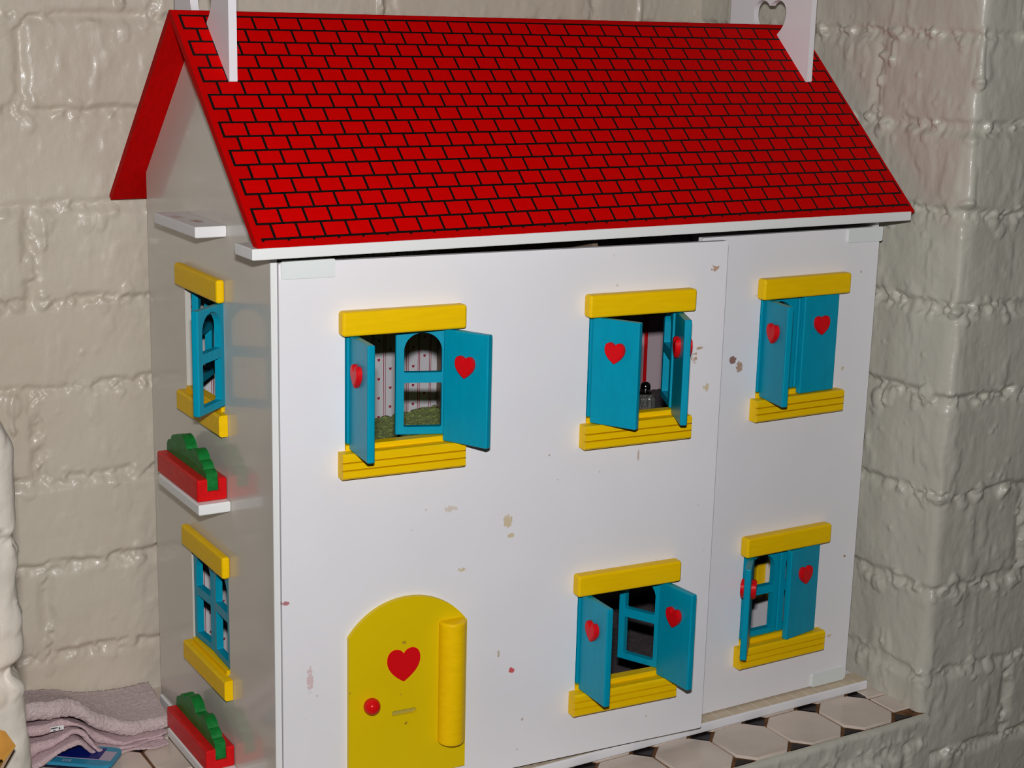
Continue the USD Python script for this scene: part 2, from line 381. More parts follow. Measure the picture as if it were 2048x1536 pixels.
def corner_frame(p0, p1, p2, r):
    p0, p1, p2 = (np.array(p, float) for p in (p0, p1, p2))
    d0 = (p1 - p0) / np.linalg.norm(p1 - p0); d1 = (p2 - p1) / np.linalg.norm(p2 - p1); len0 = np.linalg.norm(p1 - p0)
    n0 = np.array([d0[1], -d0[0]]); n1 = np.array([d1[1], -d1[0]])

    def out(nrm):
        return nrm
    def fr(U, V):
        t = ss(len0 - r, len0 + r, U)[..., None]
        pa = p0 + d0 * U[..., None]; pb = p1 + d1 * (U - len0)[..., None]
        p = np.where((U < len0)[..., None], pa, pb)
        n = n0 * (1 - t) + n1 * t; n /= np.linalg.norm(n, axis=-1, keepdims=True)
        dist = np.clip(1 - np.abs(U - len0) / r, 0, 1)[..., None] ** 2 * r * 0.33
        p = p - (n0 + n1) / np.linalg.norm(n0 + n1) * dist
        return np.concatenate([p, V[..., None]], -1), np.concatenate([n, np.zeros_like(V)[..., None]], -1)
    return fr, (n0, n1)


def courses(u0, u1, corner, first_header, zlist, seg_before, seg_after):
    """Bricks of a wall that turns a corner at u = corner: headers and stretchers swap from course to course."""
    out = []
    for k, (za, zb) in enumerate(zip(zlist[:-1], zlist[1:])):
        front_header = (k % 2 == 1) == first_header
        a = corner + (0.112 if front_header else 0.226); b = corner - (0.228 if front_header else 0.118)
        edges = [b, a]; x = a
        while x < u1: x += 0.232; edges.append(x)
        x = b
        while x > u0: x -= 0.232; edges.insert(0, x)
        for ea, eb in zip(edges[:-1], edges[1:]):
            ea, eb = max(ea, u0 - 0.02), min(eb, u1 + 0.02)
            if eb - ea > 0.03: out.append((ea + G, eb - G, za + G, zb - G))
    return out


fr, nn_ = corner_frame((XR, YB), (XR, FRONT), (XR + 0.80, FRONT), 0.009)
us = np.arange(0, CU + 0.70, 0.0019); vs = np.arange(-0.29, 0.90, 0.0018)
dr = [(CU + 0.001, 0.545, 0.060, 0.0040), (CU - 0.001, 0.468, 0.082, 0.0040), (CU + 0.002, 0.640, 0.05, 0.0045), (CU - 0.102, 0.626, 0.020, 0.004), (CU - 0.115, 0.600, 0.045, 0.003), (CU + 0.001, 0.380, 0.07, 0.003),
      (CU + 0.0, 0.29, 0.075, 0.003), (CU - 0.03, 0.70, 0.03, 0.003), (CU - 0.075, 0.300, 0.012, 0.003), (CU + 0.05, 0.70, 0.05, 0.0035), (CU - 0.055, 0.065, 0.014, 0.0025)]
brick_wall('wall_right', 'thickly white-painted brick wall corner to the right of the dollhouse', us, vs, fr, courses(0, CU + 0.70, CU, True, BED, 0, 0), M['brick_right'], 11, drips=dr, nb=900, rough=1.2, lump=1.0)

# back of the recess
BEDB = [-0.12, -0.03, 0.053, 0.140, 0.221, 0.305, 0.383, 0.468, 0.550, 0.630, 0.714, 0.797, 0.88]
bk = []
for k, (za, zb) in enumerate(zip(BEDB[:-1], BEDB[1:])):
    x = -0.094 - 0.232 + (0.116 if k % 2 == 0 else 0.0) - 0.116
    while x < XR:
        a, b = max(x, XL - 0.01), min(x + 0.232, XR + 0.01)
        if b - a > 0.03: bk.append((a - XL + G, b - XL - G, za + G * 0.8, zb - G))
        x += 0.232
us = np.arange(-0.02, XR - XL + 0.02, 0.0019); vs = np.arange(-0.03, 0.88, 0.0019)


def back_frame(U, V):
    z = np.zeros_like(U)
    return np.stack([XL + U, YB + z, V], -1), np.stack([z, z - 1, z], -1)


drb = [(0.033, 0.378, 0.050, 0.0045), (0.052, 0.372, 0.04, 0.004), (0.041, 0.300, 0.062, 0.0045), (0.050, 0.292, 0.04, 0.004), (0.090, 0.300, 0.03, 0.003), (0.125, 0.462, 0.03, 0.0025), (0.20, 0.70, 0.06, 0.004), (0.45, 0.69, 0.05, 0.004), (0.75, 0.70, 0.07, 0.004)]
brick_wall('wall_back', 'thickly white-painted brick wall at the back of the recess', us, vs, back_frame, bk, M['brick_back'], 23, drips=drb, nb=420, rough=0.9, lump=0.75)

# left pier, close to the camera: its corner is knocked back above the third course
CL = 0.50


def pier_frame(U, V):
    fr0, _ = corner_frame((XL - CL, FRONT), (XL, FRONT), (XL, YB - 0.004), 0.012)
    p, n = fr0(U, V)
    shift = -0.010 * ss(0.360, 0.392, V) + 0.0045 * (meshkit.fbm(np.stack([U * 0, V * 22, U * 0], -1), 3, 77) - 0.5) - 0.006 * np.exp(-((V - 0.212) / 0.008) ** 2) - 0.003 * np.exp(-((V - 0.300) / 0.005) ** 2)
    w = ss(CL - 0.05, CL, U)
    p[..., 0] += shift * w
    return p, n


us = np.arange(0, CL + 0.385, 0.0019); vs = np.arange(-0.05, 0.80, 0.0019)
brick_wall('wall_left', 'white-painted brick pier at the near left of the recess', us, vs, pier_frame, courses(0, CL + 0.385, CL, False, BED, 0, 0), M['brick_left'], 37, nb=420, rough=1.6, lump=1.0, drips=[(CL - 0.02, 0.29, 0.05, 0.004)])

# low brick edging that holds the hearth tiles, in front and below
CT = FRONT - 0.0045


def curb_frame(U, V):
    # V runs from the tile edge forward over the top and then down the face
    r = 0.0055; a = V
    flat = 0.001
    t = np.clip((a - flat) / (r * math.pi / 2), 0, 1) * math.pi / 2
    y = CT - np.minimum(a, flat) - r * np.sin(t); z = -r * (1 - np.cos(t)) - np.maximum(a - flat - r * math.pi / 2, 0) - 0.0015
    wob = 0.004 * (meshkit.fbm(np.stack([U * 14, U * 0, U * 0], -1), 3, 5) - 0.5)
    n = np.stack([np.zeros_like(U), -np.sin(t), np.cos(t)], -1)
    return np.stack([U, y + wob * (a < 0.03), z], -1), n


us = np.arange(XL - 0.05, XR + 0.005, 0.0019); vs = np.arange(0, 0.30, 0.0019)
cb = []
for k, (va, vb) in enumerate([(0.030, 0.114), (0.114, 0.199), (0.199, 0.284)]):
    x = 0.603 - 0.232 * 4 + (0.0 if k % 2 == 0 else 0.116)
    while x < XR:
        cb.append((x + G, min(x + 0.232, XR + 0.03) - G, va + G, vb - G)); x += 0.232
brick_wall('wall_front', 'low white-painted brick edging in front of the hearth tiles', us, vs, curb_frame, cb, M['brick_right'], 51, fade=0.014, nb=240, rough=1.0, lump=0.6, drips=[(0.565, 0.09, 0.05, 0.003)])

# hearth floor: grout bed, octagonal white tiles, black square dots
PITCH_T = 0.0643; CH = 0.0140; JX = 0.5397
bed = TM(bx((XL - 0.0, CT + 0.0005, -0.035), (XR + 0.004, YB + 0.004, -0.0022)))
floor = tag(obj('floor', bed, M['grout'], None, False), 'tiled hearth of white octagons and black dots with brown grout', None, None, 'structure')


def bevel_prism(pts, z0, z1, b):
    pts = np.array(pts, float); c = pts.mean(0)
    p = Polygon(pts); q = np.array(p.buffer(-b, join_style=2).exterior.coords)[:-1]
    if len(q) != len(pts): q = c + (pts - c) * 0.96
    else:
        k = np.argmin(np.linalg.norm(q - (c + (pts[0] - c) * 0.95), axis=1)); q = np.roll(q, -k, axis=0)
        if np.linalg.norm(q[1] - pts[1]) > np.linalg.norm(q[-1] - pts[1]): q = np.roll(q[::-1], 1, axis=0)
    n = len(pts)
    v = np.vstack([np.c_[pts, np.full(n, z0)], np.c_[pts, np.full(n, z1 - b * 0.8)], np.c_[q, np.full(n, z1)], [[*c, z1]]])
    f = []
    for i in range(n):
        j = (i + 1) % n
        for a in (0, n):
            f += [[a + i, a + j, a + n + j], [a + i, a + n + j, a + n + i]]
        f.append([2 * n + i, 2 * n + j, 3 * n])
    return trimesh.Trimesh(v, np.array(f), process=False)


rgt_ = np.random.default_rng(4)
YLO, YHI = CT + 0.0008, YB - 0.0005
for col in range(13):
    x1 = JX - PITCH_T * (col - 1); x0 = x1 - PITCH_T; left = x1 < 0.0
    if col >= 10: x1 = -0.0473 - PITCH_T * (col - 10); x0 = x1 - PITCH_T
    if col == 9: x0 = -0.0473
    ph = 0.1755 if col >= 9 else -0.046 + 3 * PITCH_T
    for row in range(-4, 4):
        yc = ph + row * PITCH_T; g = 0.0014
        a0, a1, b0, b1 = x0 + g, x1 - g, yc - PITCH_T / 2 + g, yc + PITCH_T / 2 - g
        if b1 < YLO or b0 > YHI: continue
        o = Polygon([(a0 + CH, b0), (a1 - CH, b0), (a1, b0 + CH), (a1, b1 - CH), (a1 - CH, b1), (a0 + CH, b1), (a0, b1 - CH), (a0, b0 + CH)])
        o = o.intersection(sbox(XL + 0.001, YLO, XR - 0.001, YHI))
        if o.is_empty or o.area < 2e-4: continue
        obj('tile', bevel_prism(np.array(o.exterior.coords)[:-1][::(1 if o.exterior.is_ccw else -1)], -0.004, rgt_.uniform(-0.0005, 0.0002), 0.0009), M['tile'], floor, 30)
    for row in range(-4, 5):
        yc = ph + (row - 0.5) * PITCH_T; r = CH - 0.0018; xd = x1
        if col == 9: continue
        o = Polygon([(xd - r, yc), (xd, yc - r), (xd + r, yc), (xd, yc + r)]).intersection(sbox(XL + 0.001, YLO, XR - 0.001, YHI))
        if o.is_empty or o.area < 5e-5: continue
        obj('dot_tile', bevel_prism(np.array(o.exterior.coords)[:-1][::(1 if o.exterior.is_ccw else -1)], -0.004, -0.0012, 0.0005), M['tile_dot'], floor, 30)
# cut strip of tile along the right wall
for ya, yb in ((-0.062, -0.030), (-0.0275, 0.034)):
    obj('tile', bevel_prism([(0.6065, ya), (0.6275, ya), (0.6275, yb), (0.6065, yb)], -0.004, -0.0005, 0.0008), M['tile'], floor, 30)

# ------------------------------------------------------------------ the dollhouse
W, D = 0.600, 0.2805
ZB, ZE, ZR, OV, XLO, XRO = 0.00917, 0.47508, 0.63785, 0.03393, 0.023, 0.00769
ST = 0.0050          # side board thickness
TH, HX = math.degrees(0.07522), 0.00394
LH, LD, LL = 0.01878, 0.0112, 0.1018
house = thing('dollhouse', 'white wooden dollhouse with red tiled roof, blue shutters and yellow window frames', 'dollhouse')


def house_obj(name, mani, mat, parent=None, smooth=30, label=None):
    p = obj(name, TM(mani) if hasattr(mani, 'to_mesh') else mani, mat, parent or house, smooth)
    if label: tag(p, label)
    return p


frame_door = lambda m: m.rotate([0, 0, -TH]).translate([HX, 0.0, 0.0])
frame_front = lambda m: m
frame_side = lambda m: m.rotate([0, 0, -90])       # local s = -y, outward = -x

# base board with its strip of printed path tiles
base = house_obj('base_board', rbox((-0.002, -0.01322, 0.0002), (0.61816, D, ZB), 0.0012), M['white'])
x = 0.004
while x < 0.612:
    house_obj('path_tile', TM(bx((x, -0.0118, ZB - 0.0002), (x + 0.0147, 0.0085, ZB + 0.00025))), M['path_beige'], base, False); x += 0.0154

# side walls with gable, and the two window holes on the left
RT = 0.0062           # roof board thickness
sl = (ZR - ZE) / (D / 2 + OV); nz = 1 / math.hypot(1, sl); drop = RT / nz
gab = lambda y: ZE + sl * (min(y, D - y) + OV) - drop
side = Polygon([(-0.0022, ZB), (-D, ZB), (-D, gab(D) - 0.0003), (-D / 2, gab(D / 2) - 0.0003), (-0.0022, gab(0.0022) - 0.0003)])
SIDEW = [(0.09347, 0.43249, 0.32379), (0.09265, 0.20478, 0.09743)]
holes = [sbox(-(y + 0.0942), zs + 0.0003, -(y + 0.0057), zl - LH - 0.0003 + 0.002) for y, zl, zs in SIDEW]
sp_ = side
for h in holes: sp_ = sp_.difference(h)
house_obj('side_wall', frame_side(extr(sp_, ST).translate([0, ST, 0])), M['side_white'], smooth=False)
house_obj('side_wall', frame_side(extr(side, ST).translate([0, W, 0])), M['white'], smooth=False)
house_obj('edge_band', bx((0.0, 0.0010, ZB), (ST, 0.0022, gab(0.0016) - 0.0004)), M['white_edge'], smooth=False)
# interior: back wall, floors, partitions
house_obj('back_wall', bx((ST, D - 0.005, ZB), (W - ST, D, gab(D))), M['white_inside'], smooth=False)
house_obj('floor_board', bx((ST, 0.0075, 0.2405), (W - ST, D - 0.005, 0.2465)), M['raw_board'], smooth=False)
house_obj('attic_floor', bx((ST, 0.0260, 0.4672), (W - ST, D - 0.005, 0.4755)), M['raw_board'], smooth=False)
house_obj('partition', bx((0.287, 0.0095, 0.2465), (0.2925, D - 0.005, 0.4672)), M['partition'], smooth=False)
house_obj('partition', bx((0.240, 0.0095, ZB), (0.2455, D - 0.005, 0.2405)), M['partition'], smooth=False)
house_obj('door_trim', rbox((0.5388, D - 0.0078, 0.2466), (0.5421, D - 0.0051, 0.372), 0.0006), M['red_heart'], label='red upright strip on the upper room back wall')
house_obj('wall_panel', bx((0.2926, D - 0.0056, 0.2466), (W - ST - 0.0001, D - 0.0051, 0.4671)), M['lilac'], smooth=False)


def wallpaper(x0, x1, z0, z1):
    y = D - 0.0051
    sheet = house_obj('wallpaper', bx((x0, y - 0.0004, z0), (x1, y, z1)), M['wallpaper'], smooth=False, label='white wallpaper with red stripes and tiny hearts')
    parts = []
    k = math.ceil((x0 + 0.001 - 0.22925) / 0.0125)
    while 0.22925 + 0.0125 * k + 0.002 < x1:
        for o in (-0.0009, 0.0009):
            xx = 0.22925 + 0.0125 * k + o
            parts.append(TM(bx((xx - 0.00028, y - 0.00052, z0 + 0.001), (xx + 0.00028, y - 0.0003, z1 - 0.001))))
        hx = 0.22925 + 0.0125 * k + 0.00625; zz = z0 + 0.006 + (0 if k % 2 else 0.0095)
        zz = 0.3113 + (0.0 if k % 2 else -0.0096) + 0.019 * math.ceil((z0 + 0.005 - 0.3113) / 0.019)
        if hx + 0.002 < x1:
            while zz < z1 - 0.004:
                parts.append(TM(extr(heart(0.0029, 14), 0.0002).translate([hx, y - 0.00033, zz]))); zz += 0.019
        k += 1
    tag(house_obj('wallpaper_print', trimesh.util.concatenate(parts), M['paper_red'], sheet, False), kind='stuff')


wallpaper(ST + 0.0002, 0.2868, 0.2467, 0.467)
wallpaper(ST + 0.0002, 0.2398, ZB + 0.0002, 0.2403)

# the two hinged front panels
WIN = {'A': (0.04742, 0.42125, 0.31177), 'B': (0.25799, 0.42180, 0.31341), 'C': (0.45713, 0.41898, 0.30965), 'D': (0.25653, 0.18405, 0.07705), 'E': (0.45585, 0.18007, 0.07237)}
PT = 0.006
win_hole = lambda k: sbox(WIN[k][0] + 0.0057, WIN[k][2] + 0.0005, WIN[k][0] + 0.0961, WIN[k][1] - LH + 0.0015)


def arch(s0, s1, zb, zsp, zt, n=28):
    c = (s0 + s1) / 2; hw = (s1 - s0) / 2; sg = zt - zsp; r = (hw * hw + sg * sg) / (2 * sg); a = math.asin(min(hw / r, 1))
    t = np.linspace(a, -a, n)
    return Polygon([(s0, zb), (s1, zb)] + [(c + r * math.sin(k), zt - r + r * math.cos(k)) for k in t])


p1 = sbox(0.0019, 0.0162, 0.39529, 0.4588).buffer(-0.002).buffer(0.002)
for k in 'ABD': p1 = p1.difference(win_hole(k))
p1 = p1.difference(arch(0.0575, 0.1545, 0.032, 0.158, 0.184))
front_door = house_obj('front_panel', frame_door(extr(p1, PT).translate([0, PT, 0])), M['door_white'], smooth=False, label='wide hinged front panel, slightly ajar')
house_obj('panel_lining', frame_door(extr(p1.intersection(sbox(0.009, 0.02, 0.389, 0.4555)), 0.0006).translate([0, PT + 0.0007, 0])), M['raw_board'], front_door, False)
p2 = sbox(0.3945, 0.01117, W, 0.45752).buffer(-0.0012).buffer(0.0012)
for k in 'CE': p2 = p2.difference(win_hole(k))
house_obj('front_panel', extr(p2, PT).translate([0, PT + 0.0001, 0]), M['door_white_b'], smooth=False, label='narrow hinged front panel, closed')
# hinge plates
def plate(s0, s1, z0, z1, fr):
    q = sbox(s0, z0, s1, z1).buffer(-0.0018).buffer(0.0018)
    m = extr(q, 0.0016) + extr(q.buffer(-0.0004), 0.0020)
    house_obj('hinge_plate', fr(m), M['plastic'])
plate(0.0035, 0.0452, 0.4468, 0.4606, frame_door)
plate(0.0035, 0.0452, 0.0128, 0.0262, frame_door)
plate(0.5595, 0.6021, 0.4446, 0.4580, frame_front)
plate(0.5548, 0.5968, 0.0105, 0.0237, frame_front)

# ---- window pieces
HW = 0.0405
grain = 0


def lintel(L0, zl, fr, depth=LD, length=LL):
    house_obj('lintel', fr(rbox((L0, -depth, zl - LH), (L0 + length, -0.0002, zl), 0.0023)), M['yellow'])


def sill(L0, zs, fr, depth=LD, h=0.0201, length=0.1024, grooves=True):
    t = zs; pr = [(0, t - h), (0, t)]
    out = depth
    pts = [(0, t - h), (0, t), (out - 0.0016, t), (out, t - 0.0016)]
    if grooves:
        for g in (0.0068, 0.0128):
            pts += [(out, t - g + 0.0006), (out - 0.0007, t - g + 0.00042), (out - 0.0040, t - g + 0.0004), (out - 0.0040, t - g - 0.0004), (out - 0.0007, t - g - 0.00042), (out, t - g - 0.0006)]
    pts += [(out, t - h + 0.0016), (out - 0.0016, t - h)]
    cs = m3.CrossSection([np.array(pts)[::-1]], m3.FillRule.EvenOdd)   # (n, z)
    m = cs.extrude(length)                                  # x=n, y=z, along z
    # map (n, z, s) -> (s, -n, z)
    m = m.transform(np.array([[0, 0, 1, L0], [-1, 0, 0, 0], [0, 1, 0, 0]], float))
    m = m ^ rbox((L0, -depth - 0.01, t - h - 0.01), (L0 + length, 0.0096, t + 0.01), 0.0019)
    m = m.translate([0, -0.0002, 0])
    lip = rbox((L0 + 0.0062, -0.0012, zs - 0.0003), (L0 + (0.0955 if grooves else 0.0890), 0.0085, zs + 0.0042), 0.0006)
    lip = lip - bx((L0, -0.02, zs - 0.01), (L0 + 0.2, -0.0001, zs - 0.00005))
    house_obj('sill', fr(TMsum(m, lip)), M['yellow'])


def TMsum(a, b):
    return a + b


def shutter(L0, zs, zl, side_, ang, fr):
    h = zl - LH - zs - 0.0012
    m = rbox((-0.003, -0.003, 0), (HW - 0.0015, 0.003, h), 0.0012)
    ht = dome_heart(0.0176, 0.0042)
    hc = (0.0185, h * 0.695)
    f = ht.translate([hc[0], -0.0029, hc[1]]); b = ht.rotate([0, 0, 180]).translate([hc[0], 0.0029, hc[1]])
    rot = -ang if side_ == 'L' else 180 + ang
    loc = (L0 + (0.0118 if side_ == 'L' else 0.0900), -0.0034, zs + 0.0006)
    s = house_obj('shutter', fr(place(m, None, rot, loc)), M['blue'])
    for q in (f, b):
        house_obj('heart', fr(place(q, None, rot, loc)), M['red_heart'], s, 40, 'red heart')


CW, CTK = 0.0428, 0.006


def casement(L0, zs, zl, side_, rot, fr, dz=0.0046, inset=0.0105, yin=0.0036, w=CW, right=0.0913):
    h = zl - LH - zs - dz - 0.0004
    x0, x1 = -0.0028, w - 0.0028
    o = sbox(x0, 0, x1, h)
    sw = 0.0066
    a = arch(x0 + sw, x1 - sw, h * 0.585, h * 0.80, h * 0.955, 18)
    a = affinity.scale(a, 1, 1).buffer(-0.0012).buffer(0.0012)
    b = sbox(x0 + sw, h * 0.075, x1 - sw, h * 0.49).buffer(-0.0014).buffer(0.0014)
    m = extr(o.difference(a).difference(b), CTK).translate([0, CTK / 2, 0]) ^ rbox((x0, -CTK / 2, -0.0), (x1, CTK / 2, h), 0.0012)
    loc = (L0 + (inset if side_ == 'L' else right), yin, zs + dz)
    house_obj('casement', fr(place(m, None, rot, loc)), M['blue'], label='blue arched window frame')


SH = {'A': (92, 120), 'B': (57, 68), 'C': (101, 2), 'D': (88, 98), 'E': (134, 10)}
CA = {'A': (96, 163), 'B': (91, 180 - 112), 'C': (0, 180), 'D': (92, 180 - 60), 'E': (0, 180)}
for k, (L0, zl, zs) in WIN.items():
    fr = frame_door if k in 'ABD' else frame_front
    lintel(L0, zl, fr); sill(L0, zs, fr)
    shutter(L0, zs, zl, 'L', SH[k][0], fr); shutter(L0, zs, zl, 'R', SH[k][1], fr)
    casement(L0, zs, zl, 'L', CA[k][0], fr); casement(L0, zs, zl, 'R', CA[k][1], fr)
for i, (y, zl, zs) in enumerate(SIDEW):
    s0 = -(y + 0.0994)
    lintel(s0, zl, frame_side, 0.0074, 0.0994)
    sill(s0, zs, frame_side, 0.0074, 0.0176, 0.1001, False)
    if i == 0:
        casement(s0, zs, zl, 'L', 143, frame_side, yin=0.0075, inset=0.0100)
        casement(s0, zs, zl, 'R', 180 + 131, frame_side, yin=-0.0026, right=0.0930, dz=0.0062)
    else:
        casement(s0, zs, zl, 'L', 3, frame_side, yin=0.0040, inset=0.0092, right=0.0897)
        casement(s0, zs, zl, 'R', 178, frame_side, yin=0.0040, inset=0.0092, right=0.0905)

# ---- the yellow house door with its hinge barrel
notch = sbox(0.1345, 0.0525, 0.1475, 0.156).buffer(-0.003).buffer(0.003)
leaf = arch(0.0548, 0.1570, 0.0305, 0.1594, 0.1868)
slot = sbox(0.0916, 0.0867, 0.1128, 0.0912).buffer(-0.002).buffer(0.002)
lf = extr(leaf.difference(notch).difference(slot), 0.0042) + (extr(leaf.difference(notch), 0.0016))
lf = lf.translate([0, -0.0002, 0])
hd = house_obj('house_door', frame_door(lf), M['yellow_door'], smooth=25, label='yellow arched toy door')
house_obj('letter_slot', frame_door(extr(slot.buffer(0.0004), 0.0003).translate([0, -0.0016, 0])), M['olive'], hd, False)
dh = heart(0.0285, 60)
house_obj('heart', frame_door((extr(dh, 0.0009) + extr(dh.buffer(-0.0005), 0.0014)).translate([0.1013, -0.0042, 0.1300])), M['red_heart'], hd, 30, 'large flat red heart')
kn = m3.Manifold.sphere(0.0068, 40).translate([0.0722, -0.0098, 0.1016]) + m3.Manifold.cylinder(0.006, 0.003, 0.003, 20).rotate([90, 0, 0]).translate([0.0722, -0.004, 0.1016])
house_obj('knob', frame_door(kn), M['knob_red'], hd, 60, 'round red knob')
prof = [(0, 0.0)] + [(0.0112 - 0.0022 + 0.0022 * math.sin(t), 0.0022 - 0.0022 * math.cos(t)) for t in np.linspace(0, math.pi / 2, 6)]
prof += [(0.0112 - 0.0022 + 0.0022 * math.cos(t), 0.1065 - 0.0022 + 0.0022 * math.sin(t)) for t in np.linspace(0, math.pi / 2, 6)] + [(0, 0.1065)]
barrel = m3.CrossSection([np.array(prof)]).revolve(40).translate([0.1428, -0.0072, 0.0562])
house_obj('hinge_barrel', frame_door(barrel - bx((0.1, -0.0002, 0), (0.2, 0.05, 0.3))), M['yellow'], hd, 40)
house_obj('door_backing', frame_door(bx((0.050, PT + 0.0010, 0.028), (0.160, PT + 0.0022, 0.192))), M['white'], hd, False)

# ---- eave board and side shelves
house_obj('eave_board', rbox((-0.0277, -0.0342, 0.4672), (0.6035, -0.0003, 0.4755), 0.0010), M['white_edge'])
house_obj('shelf', rbox((-0.0256, 0.0873, 0.4668), (-0.0001, 0.1845, 0.4757), 0.0012), M['wood_stain'], label='bare white shelf with glue marks under the gable')
house_obj('shelf', rbox((-0.0272, 0.0888, 0.2444), (-0.0001, 0.1885, 0.2534), 0.0014), M['white_edge'])
house_obj('shelf', rbox((-0.0265, 0.0840, 0.0128), (-0.0001, 0.1850, 0.0215), 0.0014), M['white_edge'])

# ---- roof: two boards, the front one printed with tiles
ylo, yr_ = -OV, D / 2
n2 = np.array([-sl, 1]) * nz                 # outward normal of the front slope in (y, z)


def roof_board(front=True):
    a = np.array([ylo, ZE]); b = np.array([yr_, ZR]); dirn = (b - a) / np.linalg.norm(b - a)
    c = b - np.array([0, drop]); d_ = a - np.array([0, drop]) * 0.0 - n2 * RT
    d_ = np.array([ylo + RT * nz * sl * 1.0, ZE - RT * nz * 1.0])
    prof = Polygon([a, b, c, a - np.array([0, drop]) + (np.array([0.0055, 0.0055 * sl]))]).buffer(-0.0012).buffer(0.0012, quad_segs=4)
    pts = np.array(prof.exterior.coords)[:-1]
    m = m3.CrossSection([pts if prof.exterior.is_ccw else pts[::-1]]).extrude(W + XLO + XRO)   # x=y, y=z, z=x
    m = m.transform(np.array([[0, 0, 1, -XLO], [1, 0, 0, 0], [0, 1, 0, 0]], float))
    m = m ^ rbox((-XLO, -0.2, 0.3), (W + XRO, 0.6, 0.9), 0.0016)
    if not front: m = m.mirror([0, 1, 0]).translate([0, D, 0])
    return m


roof = house_obj('roof_slope', roof_board(True), M['red_roof'], label='red front roof slope printed with black-lined tiles')
house_obj('roof_slope', roof_board(False), M['red_under'], label='plain red rear roof slope')
ROWS = 16; RP = 0.01384; W0 = 0.0085; CP = 0.01942; X0 = -0.0174; NC = 32
e0 = np.array([0, ylo, ZE]); ax = np.array([1.0, 0, 0]); aw = np.array([0, nz, sl * nz]); an = np.array([0, -sl * nz, nz])
ROOFM = np.array([[1, 0, 0, e0[0]], [0, aw[1], an[1], e0[1]], [0, aw[2], an[2], e0[2]]], float)   # local (x, w, n)
lw = 0.00098
LN = []; SHN = []
lines = []
for r in range(ROWS + 1):
    w = W0 + RP * r
    x0 = X0; x1 = X0 + CP * NC
    if r % 2 == 1 and 0: pass
    lines.append(sbox(x0 - lw, w - lw, x1 + lw, w + lw))
shing = []
for r in range(ROWS):
    w = W0 + RP * r
    boxed = (r % 2 == 1)
    xs = [X0 + CP * i for i in range(NC + 1)] if boxed else [X0 + CP * (i + 0.5) for i in range(NC)]
    for xx in xs: lines.append(sbox(xx - lw, w - lw, xx + lw, w + RP + lw))
    for a, b in zip(xs[:-1], xs[1:]): shing.append((a, b, w))
for i in range(NC + 1): lines.append(sbox(X0 + CP * i - lw, W0 - 0.0022, X0 + CP * i + lw, W0))
ln = unary_union(lines)
CHIM = [(0.0018, 0.0083), (0.5713, 0.5773)]
lm = m3.CrossSection(rings(ln), m3.FillRule.EvenOdd).extrude(0.00022).translate([0, 0, -0.0001]).transform(ROOFM)
house_obj('printed_line', lm, M['black_print'], roof, False, 'black printed tile outlines')
shing.sort(key=lambda t: (t[2] * 2.2 + t[0]))
rest = []
for i, (a, b, w) in enumerate(shing):
    m = bx((a + lw + 0.00002, w + lw + 0.00002, -0.0001), (b - lw - 0.00002, w + RP - lw - 0.00002, 0.00026)).transform(ROOFM)
    if i < 300: house_obj('roof_tile', m, M['red_roof_b'], roof, False)
    else: rest.append(TM(m))
tag(house_obj('roof_tiles', trimesh.util.concatenate(rest), M['red_roof_b'], roof, False), kind='stuff')

# ---- chimney boards astride the ridge, each with a heart cut-out
for xa, xb in CHIM:
    ya, yb, zt = D / 2 - 0.0590, D / 2 + 0.0590, 0.706
    zrf = lambda y: ZE + sl * (min(y, D - y) + OV) + 0.0003
    pol = Polygon([(ya, zrf(ya)), (D / 2, zrf(D / 2)), (yb, zrf(yb)), (yb, zt - 0.012), (yb - 0.012, zt), (ya + 0.012, zt), (ya, zt - 0.012)])
    ch = affinity.scale(heart(0.0475, 60), 1, 0.84)
    ch = affinity.translate(ch, D / 2, 0.6395)
    pol = pol.difference(ch)
    if pol.geom_type != 'Polygon': pol = max(pol.geoms, key=lambda g: g.area)
    pol = pol.buffer(-0.0012).buffer(0.0012)
    m = m3.CrossSection(rings(pol), m3.FillRule.EvenOdd).extrude(xb - xa).transform(np.array([[0, 0, 1, xa], [1, 0, 0, 0], [0, 1, 0, 0]], float))
    m = m ^ rbox((xa, 0, 0.5), (xb, 0.4, 0.8), 0.0016)
    house_obj('chimney', m, M['white'], label='white chimney board with heart cut-out')

